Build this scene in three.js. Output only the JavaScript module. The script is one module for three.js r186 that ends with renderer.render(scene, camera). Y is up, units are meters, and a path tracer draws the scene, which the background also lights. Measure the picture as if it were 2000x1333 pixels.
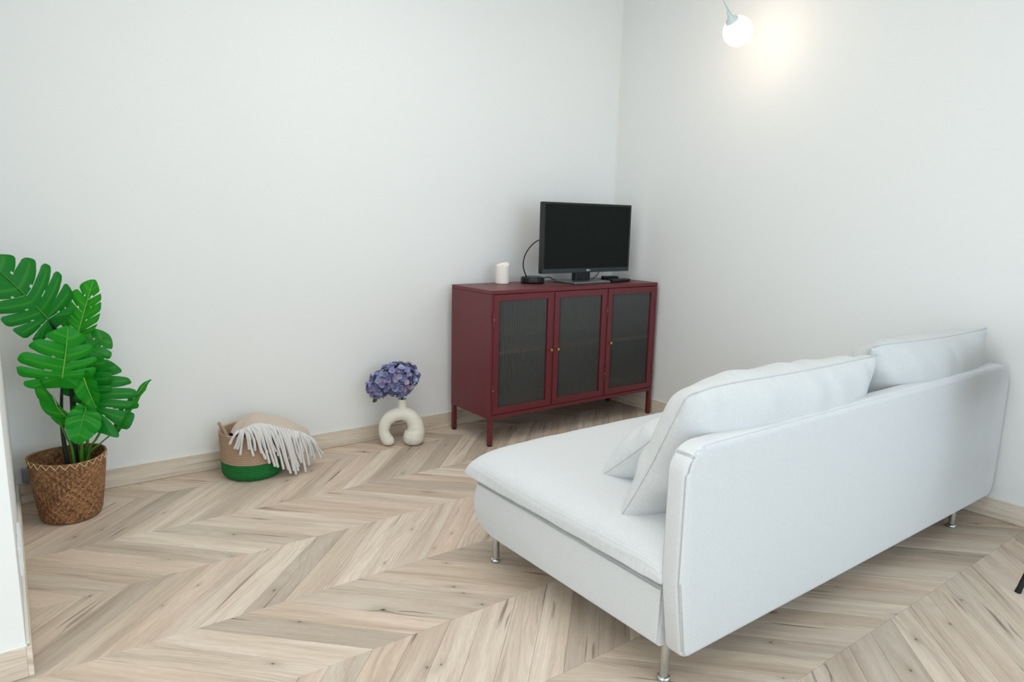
import * as THREE from 'three';
import { RoundedBoxGeometry } from 'three/addons/geometries/RoundedBoxGeometry.js';
import { mergeGeometries, mergeVertices, toCreasedNormals } from 'three/addons/utils/BufferGeometryUtils.js';
import { RectAreaLightUniformsLib } from 'three/addons/lights/RectAreaLightUniformsLib.js';
import { FontLoader } from 'three/addons/loaders/FontLoader.js';
import { TextGeometry } from 'three/addons/geometries/TextGeometry.js';

// ---------------------------------------------------------------- camera, sky, window light, exposure
const scene = new THREE.Scene();
const renderer = new THREE.WebGLRenderer();
renderer.toneMapping = THREE.LinearToneMapping;
renderer.toneMappingExposure = 1.0;
renderer.shadowMap.enabled = true;
const FOCAL = 1344.51, PITCH = 9.9488 * Math.PI / 180, ROLL = 1.2768 * Math.PI / 180, YAW = 36.4833 * Math.PI / 180;
const EYE = new THREE.Vector3(0, 1.18, 0);
const camera = new THREE.PerspectiveCamera(2 * Math.atan(666.5 / FOCAL) * 180 / Math.PI, 2000 / 1333, 0.05, 60);
const FW = new THREE.Vector3(Math.sin(YAW) * Math.cos(PITCH), -Math.sin(PITCH), -Math.cos(YAW) * Math.cos(PITCH));
const R0 = new THREE.Vector3(Math.cos(YAW), 0, Math.sin(YAW)), U0 = new THREE.Vector3().crossVectors(R0, FW);
const RT = R0.clone().multiplyScalar(Math.cos(ROLL)).addScaledVector(U0, Math.sin(ROLL));
const UP = U0.clone().multiplyScalar(Math.cos(ROLL)).addScaledVector(R0, -Math.sin(ROLL));
camera.position.copy(EYE);
camera.quaternion.setFromRotationMatrix(new THREE.Matrix4().makeBasis(RT, UP, FW.clone().negate()));
camera.updateMatrixWorld();

scene.background = new THREE.Color().setRGB(0.75, 0.9, 1.05);
RectAreaLightUniformsLib.init();
const WIN = { x0: 0.35, x1: 3.0, y0: 0.25, y1: 2.45, z: 2.4 };
const WIN2 = { z0: -1.25, z1: 1.85, y0: 0.25, y1: 2.45, x: -2.6 };
function daylight(name, w, h, from, to, color, intensity) {
  const l = new THREE.RectAreaLight(color, intensity, w, h); l.name = name; l.position.copy(from); l.lookAt(to); l.castShadow = true; scene.add(l);
}
{
  const m1 = [(WIN.x0 + WIN.x1) / 2, (WIN.y0 + WIN.y1) / 2], m2 = [(WIN2.z0 + WIN2.z1) / 2, (WIN2.y0 + WIN2.y1) / 2];
  daylight('window_daylight', WIN.x1 - WIN.x0 - 0.1, WIN.y1 - WIN.y0 - 0.1, new THREE.Vector3(m1[0], m1[1], WIN.z - 0.01), new THREE.Vector3(m1[0], m1[1], -5), new THREE.Color().setRGB(0.84, 1.0, 1.16), 2.1);
  daylight('side_window_daylight', WIN2.z1 - WIN2.z0 - 0.1, WIN2.y1 - WIN2.y0 - 0.1, new THREE.Vector3(WIN2.x + 0.01, m2[1], m2[0]), new THREE.Vector3(5, m2[1], m2[0]), new THREE.Color().setRGB(0.93, 1.0, 1.06), 1.75);
}

const PANEL_COLOR = new THREE.Color().setRGB(1.0, 0.995, 0.965), PANEL_POWER = 2.6;
const CEILING_LIGHTS = [[1.25, -1.75, 'square ceiling panel light above the floor in front of the sofa'], [-0.35, -0.1, 'square ceiling panel light above the open floor']];

// ---------------------------------------------------------------- helpers
const V = (x, y, z) => new THREE.Vector3(x, y, z);
function ray(px, py) { return FW.clone().multiplyScalar(FOCAL).addScaledVector(RT, px - 1000).addScaledVector(UP, 666.5 - py); }
function atZ(px, py, z) { const d = ray(px, py); return d.multiplyScalar(z / d.z).add(EYE); }
function atY(px, py, y) { const d = ray(px, py); return d.multiplyScalar((y - EYE.y) / d.y).add(EYE); }
function atPlane(px, py, point, normal) { const d = ray(px, py); return d.multiplyScalar(point.clone().sub(EYE).dot(normal) / d.dot(normal)).add(EYE); }
function rng(seed) { let s = seed >>> 0; return () => { s = (s + 0x6D2B79F5) >>> 0; let t = Math.imul(s ^ (s >>> 15), 1 | s); t = (t + Math.imul(t ^ (t >>> 7), 61 | t)) ^ t; return ((t ^ (t >>> 14)) >>> 0) / 4294967296; }; }
function hash2(x, y, s) { let h = Math.imul(x, 374761393) + Math.imul(y, 668265263) + Math.imul(s, 1274126177); h = Math.imul(h ^ (h >>> 13), 1274126177); return ((h ^ (h >>> 16)) >>> 0) / 4294967296; }
function vnoise(x, y, s, px = 0, py = 0) {          // value noise, periodic when px, py are given
  let ix = Math.floor(x), iy = Math.floor(y); const fx = x - ix, fy = y - iy;
  const ux = fx * fx * (3 - 2 * fx), uy = fy * fy * (3 - 2 * fy);
  let ix1 = ix + 1, iy1 = iy + 1;
  if (px) { ix = ((ix % px) + px) % px; ix1 = ((ix1 % px) + px) % px; }
  if (py) { iy = ((iy % py) + py) % py; iy1 = ((iy1 % py) + py) % py; }
  const a = hash2(ix, iy, s), b = hash2(ix1, iy, s), c = hash2(ix, iy1, s), d = hash2(ix1, iy1, s);
  return a + (b - a) * ux + (c - a) * uy + (a - b - c + d) * ux * uy;
}
const clamp = (x, a = 0, b = 1) => Math.min(b, Math.max(a, x));
const lerp = (a, b, t) => a + (b - a) * t;
const smooth = (a, b, x) => { const t = clamp((x - a) / (b - a)); return t * t * (3 - 2 * t); };
const taken = new Map();
function numbered(name) { const n = taken.get(name) ?? 0; taken.set(name, n + 1); return n ? name + '_' + String(n).padStart(3, '0') : name; }
function shade(o) { o.castShadow = true; o.receiveShadow = true; return o; }
function part(name, geometry, material, parent, label) {
  const m = shade(new THREE.Mesh(geometry, material)); m.name = name; parent.add(m);
  if (label) m.userData.label = label;
  return m;
}
function thing(name, label, category, position = [0, 0, 0], turn = 0, group) {
  const g = new THREE.Group(); g.name = numbered(name); g.position.set(...position); g.rotation.y = turn;
  g.userData = { label, category }; if (group) g.userData.group = group;
  scene.add(g); return g;
}
function solo(name, geometry, material, label, category, group) {
  const m = shade(new THREE.Mesh(geometry, material)); m.name = numbered(name); m.userData = { label, category };
  if (group) m.userData.group = group;
  scene.add(m); return m;
}
function structure(name, geometry, material, label, category) {
  const m = shade(new THREE.Mesh(geometry, material)); m.name = name; m.userData = { label, category, kind: 'structure' }; scene.add(m); return m;
}
function boxUV(g) {                                  // uv in metres, by the dominant axis of the normal
  const p = g.attributes.position, n = g.attributes.normal, uv = new Float32Array(p.count * 2);
  for (let i = 0; i < p.count; i++) {
    const ax = Math.abs(n.getX(i)), ay = Math.abs(n.getY(i)), az = Math.abs(n.getZ(i));
    if (ay >= ax && ay >= az) { uv[2 * i] = p.getX(i); uv[2 * i + 1] = p.getZ(i); }
    else if (ax >= az) { uv[2 * i] = p.getZ(i); uv[2 * i + 1] = p.getY(i); }
    else { uv[2 * i] = p.getX(i); uv[2 * i + 1] = p.getY(i); }
  }
  g.setAttribute('uv', new THREE.BufferAttribute(uv, 2)); return g;
}
function box(x0, x1, y0, y1, z0, z1, r = 0, seg = 3) {
  const w = x1 - x0, h = y1 - y0, d = z1 - z0;
  const g = r ? new RoundedBoxGeometry(w, h, d, seg, Math.min(r, w / 2.01, h / 2.01, d / 2.01)) : new THREE.BoxGeometry(w, h, d);
  g.translate((x0 + x1) / 2, (y0 + y1) / 2, (z0 + z1) / 2); return boxUV(g);
}
const merge = (list) => mergeGeometries(list.map((g) => { const q = g.index ? g.toNonIndexed() : g; for (const k of Object.keys(q.attributes)) if (!['position', 'normal', 'uv'].includes(k)) q.deleteAttribute(k); return q; }));
function gridGeometry(nu, nv, fn, color) {           // fn(u, v) -> Vector3, u and v in 0..1
  const pos = [], uv = [], col = [], idx = [];
  for (let j = 0; j <= nv; j++) for (let i = 0; i <= nu; i++) {
    const q = fn(i / nu, j / nv); pos.push(q.x, q.y, q.z); uv.push(i / nu, j / nv);
    if (color) { const c = color(i / nu, j / nv); col.push(c.r, c.g, c.b); }
  }
  for (let j = 0; j < nv; j++) for (let i = 0; i < nu; i++) { const a = j * (nu + 1) + i, b = a + 1, c = a + nu + 1, d = c + 1; idx.push(a, b, d, a, d, c); }
  const g = new THREE.BufferGeometry();
  g.setAttribute('position', new THREE.Float32BufferAttribute(pos, 3)); g.setAttribute('uv', new THREE.Float32BufferAttribute(uv, 2));
  if (color) g.setAttribute('color', new THREE.Float32BufferAttribute(col, 3));
  g.setIndex(idx); g.computeVertexNormals(); return g;
}
function sweep(points, radii, sides = 10, samples = 24, caps = true) {   // a tube of changing radius with rounded ends
  const curve = new THREE.CatmullRomCurve3(points, false, 'centripetal');
  const rad = (t) => { const k = t * (radii.length - 1), i = Math.min(radii.length - 2, Math.floor(k)); const f = k - i, s = f * f * (3 - 2 * f); return lerp(radii[i], radii[i + 1], s); };
  const rings = [];
  const fr = curve.computeFrenetFrames(samples, false);
  const ends = caps ? [[0.0, 1], [0.38, 0.92], [0.7, 0.71], [0.92, 0.38]] : [[0, 1]];
  const add = (c, n, b, r) => rings.push({ c, n, b, r });
  for (let k = ends.length - 1; k > 0; k--) add(curve.getPoint(0).addScaledVector(fr.tangents[0], -radii[0] * ends[k][0]), fr.normals[0], fr.binormals[0], radii[0] * ends[k][1]);
  for (let i = 0; i <= samples; i++) { const t = i / samples; add(curve.getPoint(t), fr.normals[i], fr.binormals[i], rad(t)); }
  const rl = radii[radii.length - 1];
  for (let k = 1; k < ends.length; k++) add(curve.getPoint(1).addScaledVector(fr.tangents[samples], rl * ends[k][0]), fr.normals[samples], fr.binormals[samples], rl * ends[k][1]);
  const pos = [], idx = [], uv = [];
  rings.forEach((q, j) => { for (let i = 0; i <= sides; i++) { const a = i / sides * Math.PI * 2; const p = q.c.clone().addScaledVector(q.n, Math.cos(a) * q.r).addScaledVector(q.b, Math.sin(a) * q.r); pos.push(p.x, p.y, p.z); uv.push(i / sides, j / rings.length); } });
  for (let j = 0; j < rings.length - 1; j++) for (let i = 0; i < sides; i++) { const a = j * (sides + 1) + i, b = a + 1, c = a + sides + 1, d = c + 1; idx.push(a, b, d, a, d, c); }
  const last = rings.length - 1;
  for (const [r, flip] of [[0, true], [last, false]]) {
    const c = rings[r].c; const ci = pos.length / 3; pos.push(c.x, c.y, c.z); uv.push(0.5, 0.5);
    for (let i = 0; i < sides; i++) { const a = r * (sides + 1) + i, b = a + 1; flip ? idx.push(ci, b, a) : idx.push(ci, a, b); }
  }
  const g = new THREE.BufferGeometry(); g.setAttribute('position', new THREE.Float32BufferAttribute(pos, 3)); g.setAttribute('uv', new THREE.Float32BufferAttribute(uv, 2)); g.setIndex(idx); g.computeVertexNormals();
  // weld the normals of the seam
  const n = g.attributes.normal;
  for (let j = 0; j < rings.length; j++) { const a = j * (sides + 1), b = a + sides; const v = V(n.getX(a) + n.getX(b), n.getY(a) + n.getY(b), n.getZ(a) + n.getZ(b)).normalize(); n.setXYZ(a, v.x, v.y, v.z); n.setXYZ(b, v.x, v.y, v.z); }
  return g;
}
function rod(a, b, r, sides = 16) { const d = b.clone().sub(a), g = new THREE.CylinderGeometry(r, r, d.length(), sides); g.applyQuaternion(new THREE.Quaternion().setFromUnitVectors(V(0, 1, 0), d.normalize())); const m = a.clone().add(b).multiplyScalar(0.5); g.translate(m.x, m.y, m.z); return g; }
function texture(w, h, fn, srgb, metresU, metresV) {
  const data = new Uint8Array(w * h * 4), c = [0, 0, 0];
  for (let j = 0; j < h; j++) for (let i = 0; i < w; i++) { fn(i, j, c); const k = 4 * (j * w + i); data[k] = clamp(c[0], 0, 255); data[k + 1] = clamp(c[1], 0, 255); data[k + 2] = clamp(c[2], 0, 255); data[k + 3] = 255; }
  const t = new THREE.DataTexture(data, w, h); t.wrapS = t.wrapT = THREE.RepeatWrapping; t.magFilter = THREE.LinearFilter; t.minFilter = THREE.LinearMipmapLinearFilter; t.generateMipmaps = true;
  if (srgb) t.colorSpace = THREE.SRGBColorSpace;
  t.repeat.set(1 / metresU, 1 / metresV); t.needsUpdate = true; return t;
}
const hex = (h) => new THREE.Color(h);

// ---------------------------------------------------------------- textures
const oakMap = (() => {
  const W = 2048, H = 1024;                          // 1 mm a pixel: u runs along the grain
  const R = rng(71), knots = [];
  for (let i = 0; i < 24; i++) knots.push({ x: R() * W, y: R() * H, r: 2.2 + R() * R() * 5.5, s: 0.5 + R() * 0.5 });
  const cells = new Map();
  for (const k of knots) for (let a = -1; a <= 1; a++) for (let b = -1; b <= 1; b++) { const key = (((Math.floor(k.x / 128) + a) % 16 + 16) % 16) + ',' + (((Math.floor(k.y / 64) + b) % 16 + 16) % 16); if (!cells.has(key)) cells.set(key, []); cells.get(key).push(k); }
  const A = [234, 226, 215], B = [218, 206, 193], C = [191, 177, 163], D = [128, 114, 103];
  return texture(W, H, (i, j, c) => {
    let bend = 0, dark = 0;
    const near = cells.get(Math.floor(i / 128) + ',' + Math.floor(j / 64));
    if (near) for (const k of near) {
      let dx = i - k.x, dy = j - k.y; if (dx > W / 2) dx -= W; if (dx < -W / 2) dx += W; if (dy > H / 2) dy -= H; if (dy < -H / 2) dy += H;
      const e = Math.exp(-(dx * dx) / (k.r * k.r * 60) - (dy * dy) / (k.r * k.r * 9));
      bend += Math.sign(dy) * e * k.r * 2.2 * k.s;
      dark += k.s * Math.exp(-((dx * dx) / 2.2 + dy * dy) / (k.r * k.r * 0.55)) + 0.22 * k.s * e;
    }
    const x = i / W, y = (j + bend) / H;
    const w1 = (vnoise(x * 8, y * 24, 3, 8, 24) - 0.5), w2 = (vnoise(x * 24, y * 60, 4, 24, 60) - 0.5);
    const yy = y + w1 * 0.020 + w2 * 0.006;
    const broad = vnoise(x * 5, yy * 26, 5, 5, 26) * 0.6 + vnoise(x * 10, yy * 64, 6, 10, 64) * 0.4;
    const streak = vnoise(x * 12, yy * 150, 7, 12, 150) * 0.6 + vnoise(x * 22, yy * 340, 8, 22, 340) * 0.4;
    const pore = vnoise(x * 90, yy * 512, 9, 90, 512);
    const ring = 0.5 + 0.5 * Math.sin((yy * 64 + 6.5 * vnoise(x * 4, yy * 13, 10, 4, 13)) * Math.PI * 2 * 1.2);
    let t = 0.62 * (broad - 0.5) * 1.5 + 0.4 * (streak - 0.5) * 1.25 + 0.26 * (Math.pow(ring, 4) - 0.3) * smooth(0.35, 0.75, vnoise(x * 3, y * 9, 15, 3, 9)) + 0.38;
    const crack = smooth(0.80, 0.92, vnoise(x * 9, yy * 110, 12, 9, 110)) * smooth(0.55, 0.8, vnoise(x * 6, y * 30, 13, 6, 30));
    t = clamp(t);
    const g = (pore - 0.5) * 12;
    for (let q = 0; q < 3; q++) {
      let v = t < 0.5 ? lerp(A[q], B[q], t * 2) : lerp(B[q], C[q], (t - 0.5) * 2);
      v = lerp(v, D[q], clamp(crack * 0.7)); v = lerp(v, D[q] * 0.72, clamp(dark)); c[q] = v + g;
    }
  }, true, 2.048, 1.024);
})();
const fabricBump = texture(256, 256, (i, j, c) => {
  const a = Math.sin(i / 256 * Math.PI * 2 * 32) * 0.5 + 0.5, b = Math.sin(j / 256 * Math.PI * 2 * 40 + (Math.floor(i / 8) % 2) * Math.PI) * 0.5 + 0.5;
  const v = 110 + 70 * a + 40 * b * a + (vnoise(i / 3, j / 3, 21) - 0.5) * 80; c[0] = c[1] = c[2] = v;
}, false, 0.11, 0.11);
const fabricMap = texture(512, 512, (i, j, c) => {
  const n = (vnoise(i / 2.2, j / 2.2, 31) - 0.5) * 15 + Math.sin(i / 512 * Math.PI * 2 * 64) * 5;
  c[0] = 236 + n; c[1] = 236 + n; c[2] = 235 + n;
}, true, 0.25, 0.25);
const linenMap = texture(256, 256, (i, j, c) => { const n = (vnoise(i / 2, j / 2, 35) - 0.5) * 12 + (vnoise(i / 1.5, j / 6, 36) - 0.5) * 8; c[0] = 236 + n; c[1] = 236 + n; c[2] = 235 + n; }, true, 0.12, 0.12);
const wallBump = texture(512, 512, (i, j, c) => { const v = 128 + (vnoise(i / 5, j / 9, 41, 0, 0) - 0.5) * 120 + (vnoise(i / 2, j / 2, 42) - 0.5) * 60; c[0] = c[1] = c[2] = v; }, false, 0.6, 0.6);
const powderBump = texture(256, 256, (i, j, c) => { const v = 128 + (vnoise(i / 2.4, j / 2.4, 51) - 0.5) * 200; c[0] = c[1] = c[2] = v; }, false, 0.12, 0.12);
function weave(i, j, S) {                             // 2/2 twill of split bamboo laid on the diagonal
  const u = i / S, v = j / S, a = (u + v), b = (u - v) ;
  const ia = Math.floor(a), ib = Math.floor(b), over = (((ia + ib) % 4) + 4) % 4 < 2;
  const f = over ? a - ia : b - ib, id = over ? ((ia % 64) + 64) % 64 : ((ib % 64) + 64) % 64 + 100;
  const along = over ? b : a;
  return { f, id, over, edge: Math.pow(Math.sin(clamp(f) * Math.PI), 0.45), along };
}
const weaveMap = texture(1024, 512, (i, j, c) => {
  const w = weave(i, j, 10.24), h = hash2(w.id, 3, 61), g = (vnoise(w.along * 1.5, w.f * 9 + w.id * 7, 62) - 0.5) * 0.3 + (hash2(Math.floor(w.along / 2), w.id, 66) - 0.5) * 0.45;
  const t = clamp(0.42 + (h - 0.5) * 0.7 + g), k = 0.35 + 0.65 * w.edge, gap = w.f < 0.12 || w.f > 0.88 ? 0.45 : 1;
  c[0] = lerp(108, 214, t) * gap; c[1] = lerp(68, 158, t) * gap; c[2] = lerp(40, 104, t) * gap;
}, true, 1, 1);
const weaveBump = texture(1024, 512, (i, j, c) => { const w = weave(i, j, 10.24); c[0] = c[1] = c[2] = 30 + 215 * w.edge; }, false, 1, 1);
const wool = texture(256, 256, (i, j, c) => { const v = 128 + (vnoise(i / 2, j / 5, 71) - 0.5) * 220; c[0] = c[1] = c[2] = v; }, false, 0.08, 0.08);

// ---------------------------------------------------------------- materials
const std = (o) => new THREE.MeshStandardMaterial(o), phys = (o) => new THREE.MeshPhysicalMaterial(o);
const M = {
  wall: std({ color: new THREE.Color().setRGB(0.875, 0.88, 0.862), roughness: 0.9, bumpMap: wallBump, bumpScale: 0.0002 }),
  ceiling: std({ color: new THREE.Color().setRGB(0.9, 0.9, 0.89), roughness: 0.95 }),
  caulk: std({ color: hex('#efece2'), roughness: 0.7 }),
  skirting: std({ map: oakMap, color: hex('#fdf9f2'), roughness: 0.6 }),
  planks: ['#f6ede4', '#e8dfd6', '#fdf5ec', '#dad1c8', '#f5e7dc', '#eadfd3'].map((h) => std({ map: oakMap, color: hex(h), roughness: 0.52 })),
  subfloor: std({ color: hex('#5a4a3d'), roughness: 1 }),
  burgundy: std({ color: hex('#68242b'), roughness: 0.42, bumpMap: powderBump, bumpScale: 0.00012 }),
  standMetal: std({ color: hex('#7f8b8d'), roughness: 0.3, metalness: 0.7 }),
  blackRubber: std({ color: hex('#141212'), roughness: 0.7 }),
  brass: std({ color: hex('#d9b56c'), roughness: 0.25, metalness: 1 }),
  pin: std({ color: hex('#d0c6b4'), roughness: 0.35, metalness: 1 }),
  reeded: phys({ color: hex('#b6c8c3'), roughness: 0.18, transmission: 0.94, thickness: 0, ior: 1.6 }),
  glass: phys({ color: hex('#f4fbfa'), roughness: 0.02, transmission: 1, thickness: 0, ior: 1.5 }),
  fabric: std({ map: fabricMap, color: hex('#eceef0'), roughness: 1, bumpMap: fabricBump, bumpScale: 0.0007 }),
  pillow: std({ map: linenMap, color: hex('#e6e8e9'), roughness: 1, bumpMap: wool, bumpScale: 0.0003 }),
  chrome: std({ color: hex('#c9cccd'), roughness: 0.18, metalness: 1 }),
  blackPlastic: std({ color: hex('#0d1113'), roughness: 0.38 }),
  screen: phys({ color: hex('#06100d'), roughness: 0.3, specularIntensity: 0.35 }),
  bezel: std({ color: hex('#3b4346'), roughness: 0.35, metalness: 0.6 }),
  mark: std({ color: hex('#c9cfd0'), roughness: 0.4 }),
  wax: phys({ color: hex('#f6efe6'), roughness: 0.55, sheen: 0.2 }),
  cable: std({ color: hex('#0c1216'), roughness: 0.5 }),
  ceramic: std({ color: hex('#efeadd'), roughness: 0.62, bumpMap: powderBump, bumpScale: 0.0003 }),
  hollow: std({ color: hex('#3a3530'), roughness: 0.9 }),
  petal: std({ vertexColors: true, roughness: 0.75 }),
  stem: std({ color: hex('#3d5a22'), roughness: 0.6 }),
  leafSmall: std({ color: hex('#2f4c18'), roughness: 0.6 }),
  leaf: phys({ vertexColors: true, roughness: 0.36, specularIntensity: 0.45 }),
  petiole: std({ color: hex('#4f8a2c'), roughness: 0.5 }),
  midrib: std({ color: hex('#7cb840'), roughness: 0.5 }),
  trunk: std({ color: hex('#10231a'), roughness: 0.6 }),
  weave: std({ map: weaveMap, bumpMap: weaveBump, bumpScale: 0.0025, roughness: 0.55 }),
  weaveRim: std({ color: hex('#8a6440'), roughness: 0.6 }),
  stitch: std({ color: hex('#d8b98a'), roughness: 0.6 }),
  soil: std({ color: hex('#241a14'), roughness: 1 }),
  rope: std({ color: hex('#bd9f86'), roughness: 0.95, bumpMap: wool, bumpScale: 0.0006 }),
  ropeGreen: std({ color: hex('#1c7636'), roughness: 0.95, bumpMap: wool, bumpScale: 0.0006 }),
  blanket: phys({ color: hex('#dccbba'), roughness: 1, sheen: 0.6, sheenRoughness: 0.6, sheenColor: hex('#fff4ea'), bumpMap: wool, bumpScale: 0.001 }),
  tassel: std({ color: hex('#f3f1ee'), roughness: 1, bumpMap: wool, bumpScale: 0.0005 }),
  globe: std({ color: hex('#ffffff'), roughness: 0.3, emissive: new THREE.Color().setRGB(1, 0.95, 0.86), emissiveIntensity: 1.6 }),
  lampMetal: std({ color: hex('#cfe0dd'), roughness: 0.35 }),
  switchWhite: std({ color: hex('#f2f4f3'), roughness: 0.4 }),
  socketGrey: std({ color: hex('#8d929c'), roughness: 0.5 }),
  blackMetal: std({ color: hex('#0a0e0f'), roughness: 0.45 }),
  chairSeat: std({ color: hex('#1b1d1f'), roughness: 0.7 }),
  diffuser: std({ color: hex('#ffffff'), roughness: 0.6, emissive: PANEL_COLOR, emissiveIntensity: 1.2 }),
  windowFrame: std({ color: hex('#f1f1ee'), roughness: 0.5 }),
};

// ---------------------------------------------------------------- room shell
const RX0 = -2.6, RX1 = 3.245, RZ0 = -3.299, RZ1 = 2.4, RH = 2.75, T = 0.14, SK = 0.012, SH = 0.083;
const PX = -0.037, PZ = -2.009;                       // the corner of the wall that juts out on the left
structure('wall_back', box(PX - 0.1, RX1 + T, -0.02, RH, RZ0 - T, RZ0), M.wall, 'plain off-white wall behind the potted plant and the red cabinet', 'wall');
structure('wall_right', box(RX1, RX1 + T, -0.02, RH, RZ0, RZ1 + T), M.wall, 'plain off-white wall lit by the globe lamp beside the sofa', 'wall');
structure('wall_left', box(RX0 - T, PX, -0.02, RH, RZ0 - T, PZ), M.wall, 'white wall corner jutting out beside the potted plant', 'wall');
structure('wall_outer_left', merge([box(RX0 - T, RX0, -0.02, RH, PZ, WIN2.z0), box(RX0 - T, RX0, -0.02, RH, WIN2.z1, RZ1 + T), box(RX0 - T, RX0, -0.02, WIN2.y0, WIN2.z0, WIN2.z1), box(RX0 - T, RX0, WIN2.y1, RH, WIN2.z0, WIN2.z1)]), M.wall, 'white wall closing the room beyond the jutting corner', 'wall');
structure('ceiling', box(RX0 - T, RX1 + T, RH, RH + T, RZ0 - T, RZ1 + T), M.ceiling, 'white flat ceiling above the room', 'ceiling');
structure('wall_front', merge([
  box(RX0, WIN.x0, -0.02, RH, RZ1, RZ1 + T), box(WIN.x1, RX1, -0.02, RH, RZ1, RZ1 + T),
  box(WIN.x0, WIN.x1, -0.02, WIN.y0, RZ1, RZ1 + T), box(WIN.x0, WIN.x1, WIN.y1, RH, RZ1, RZ1 + T)]), M.wall, 'white wall with the large window facing the sofa back', 'wall');
{
  const w = new THREE.Group(); w.name = 'window_1'; w.userData = { label: 'wide white framed window with two clear panes', category: 'window', kind: 'structure' }; scene.add(w);
  const z0 = RZ1 + 0.05, z1 = RZ1 + 0.1, f = 0.05, xm = (WIN.x0 + WIN.x1) / 2;
  part('window_frame', merge([box(WIN.x0, WIN.x0 + f, WIN.y0, WIN.y1, z0, z1), box(WIN.x1 - f, WIN.x1, WIN.y0, WIN.y1, z0, z1), box(WIN.x0 + f, WIN.x1 - f, WIN.y0, WIN.y0 + f, z0, z1), box(WIN.x0 + f, WIN.x1 - f, WIN.y1 - f, WIN.y1, z0, z1), box(xm - 0.03, xm + 0.03, WIN.y0 + f, WIN.y1 - f, z0, z1)]), M.windowFrame, w);
  part('pane', box(WIN.x0 + f, xm - 0.03, WIN.y0 + f, WIN.y1 - f, z0 + 0.02, z0 + 0.026), M.glass, w);
  part('pane', box(xm + 0.03, WIN.x1 - f, WIN.y0 + f, WIN.y1 - f, z0 + 0.02, z0 + 0.026), M.glass, w);
}
{
  const w = new THREE.Group(); w.name = 'window_2'; w.userData = { label: 'wide white framed side window with two panes', category: 'window', kind: 'structure' }; scene.add(w);
  const x0 = RX0 - 0.1, x1 = RX0 - 0.05, f = 0.05, zm = (WIN2.z0 + WIN2.z1) / 2;
  part('window_frame', merge([box(x0, x1, WIN2.y0, WIN2.y1, WIN2.z0, WIN2.z0 + f), box(x0, x1, WIN2.y0, WIN2.y1, WIN2.z1 - f, WIN2.z1), box(x0, x1, WIN2.y0, WIN2.y0 + f, WIN2.z0 + f, WIN2.z1 - f), box(x0, x1, WIN2.y1 - f, WIN2.y1, WIN2.z0 + f, WIN2.z1 - f), box(x0, x1, WIN2.y0 + f, WIN2.y1 - f, zm - 0.03, zm + 0.03)]), M.windowFrame, w);
  part('pane', box(x0 + 0.02, x0 + 0.026, WIN2.y0 + f, WIN2.y1 - f, WIN2.z0 + f, zm - 0.03), M.glass, w);
  part('pane', box(x0 + 0.02, x0 + 0.026, WIN2.y0 + f, WIN2.y1 - f, zm + 0.03, WIN2.z1 - f), M.glass, w);
}
structure('trim_1', rod(V(RX1 - 0.001, SH, RZ0 + 0.001), V(RX1 - 0.001, RH - 0.001, RZ0 + 0.001), 0.0045, 12), M.caulk, 'thin white sealant line down the room corner', 'trim');
function skirtingUV(g, alongX, seed) { const p = g.attributes.position, uv = g.attributes.uv; for (let i = 0; i < p.count; i++) uv.setXY(i, (alongX ? p.getX(i) : p.getZ(i)) + seed * 0.37, p.getY(i) + seed * 0.211 + (alongX ? p.getZ(i) : p.getX(i)) * 0.5); return g; }
function skirting(name, x0, x1, z0, z1, alongX, seed, label) {
  const s = structure(name, skirtingUV(box(x0, x1, 0.0005, SH, z0, z1, 0.0018, 2), alongX, seed), M.skirting, label, 'skirting board');
  return s;
}
const sb = skirting('baseboard_back', PX + SK, RX1 - SK, RZ0, RZ0 + SK, true, 1, 'pale oak skirting board along the wall behind the cabinet');
part('sealant_bead', box(PX + SK, RX1, SH - 0.001, SH + 0.004, RZ0, RZ0 + 0.008, 0.002, 2), M.caulk, sb, 'white bead of sealant');
const sr = skirting('baseboard_right', RX1 - SK, RX1, RZ0, RZ1, false, 2, 'pale oak skirting board along the wall beside the sofa');
part('sealant_bead', box(RX1 - 0.008, RX1, SH - 0.001, SH + 0.004, RZ0, RZ1, 0.002, 2), M.caulk, sr, 'white bead of sealant');
const sl = skirting('baseboard_left', PX, PX + SK, RZ0, PZ + SK, false, 3, 'pale oak skirting board on the return of the jutting wall');
part('sealant_bead', box(PX, PX + 0.008, SH - 0.001, SH + 0.004, RZ0, PZ + 0.008, 0.002, 2), M.caulk, sl, 'white bead of sealant');
const sf = skirting('baseboard_jut', RX0, PX, PZ, PZ + SK, true, 4, 'pale oak skirting board on the front of the jutting wall');
part('sealant_bead', box(RX0, PX + 0.008, SH - 0.001, SH + 0.004, PZ, PZ + 0.008, 0.002, 2), M.caulk, sf, 'white bead of sealant');
skirting('baseboard_front', RX0, RX1 - SK, RZ1 - SK, RZ1, true, 5, 'pale oak skirting board under the window');
skirting('baseboard_outer', RX0, RX0 + SK, PZ + SK, RZ1 - SK, false, 6, 'pale oak skirting board on the outer left wall');

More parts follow.
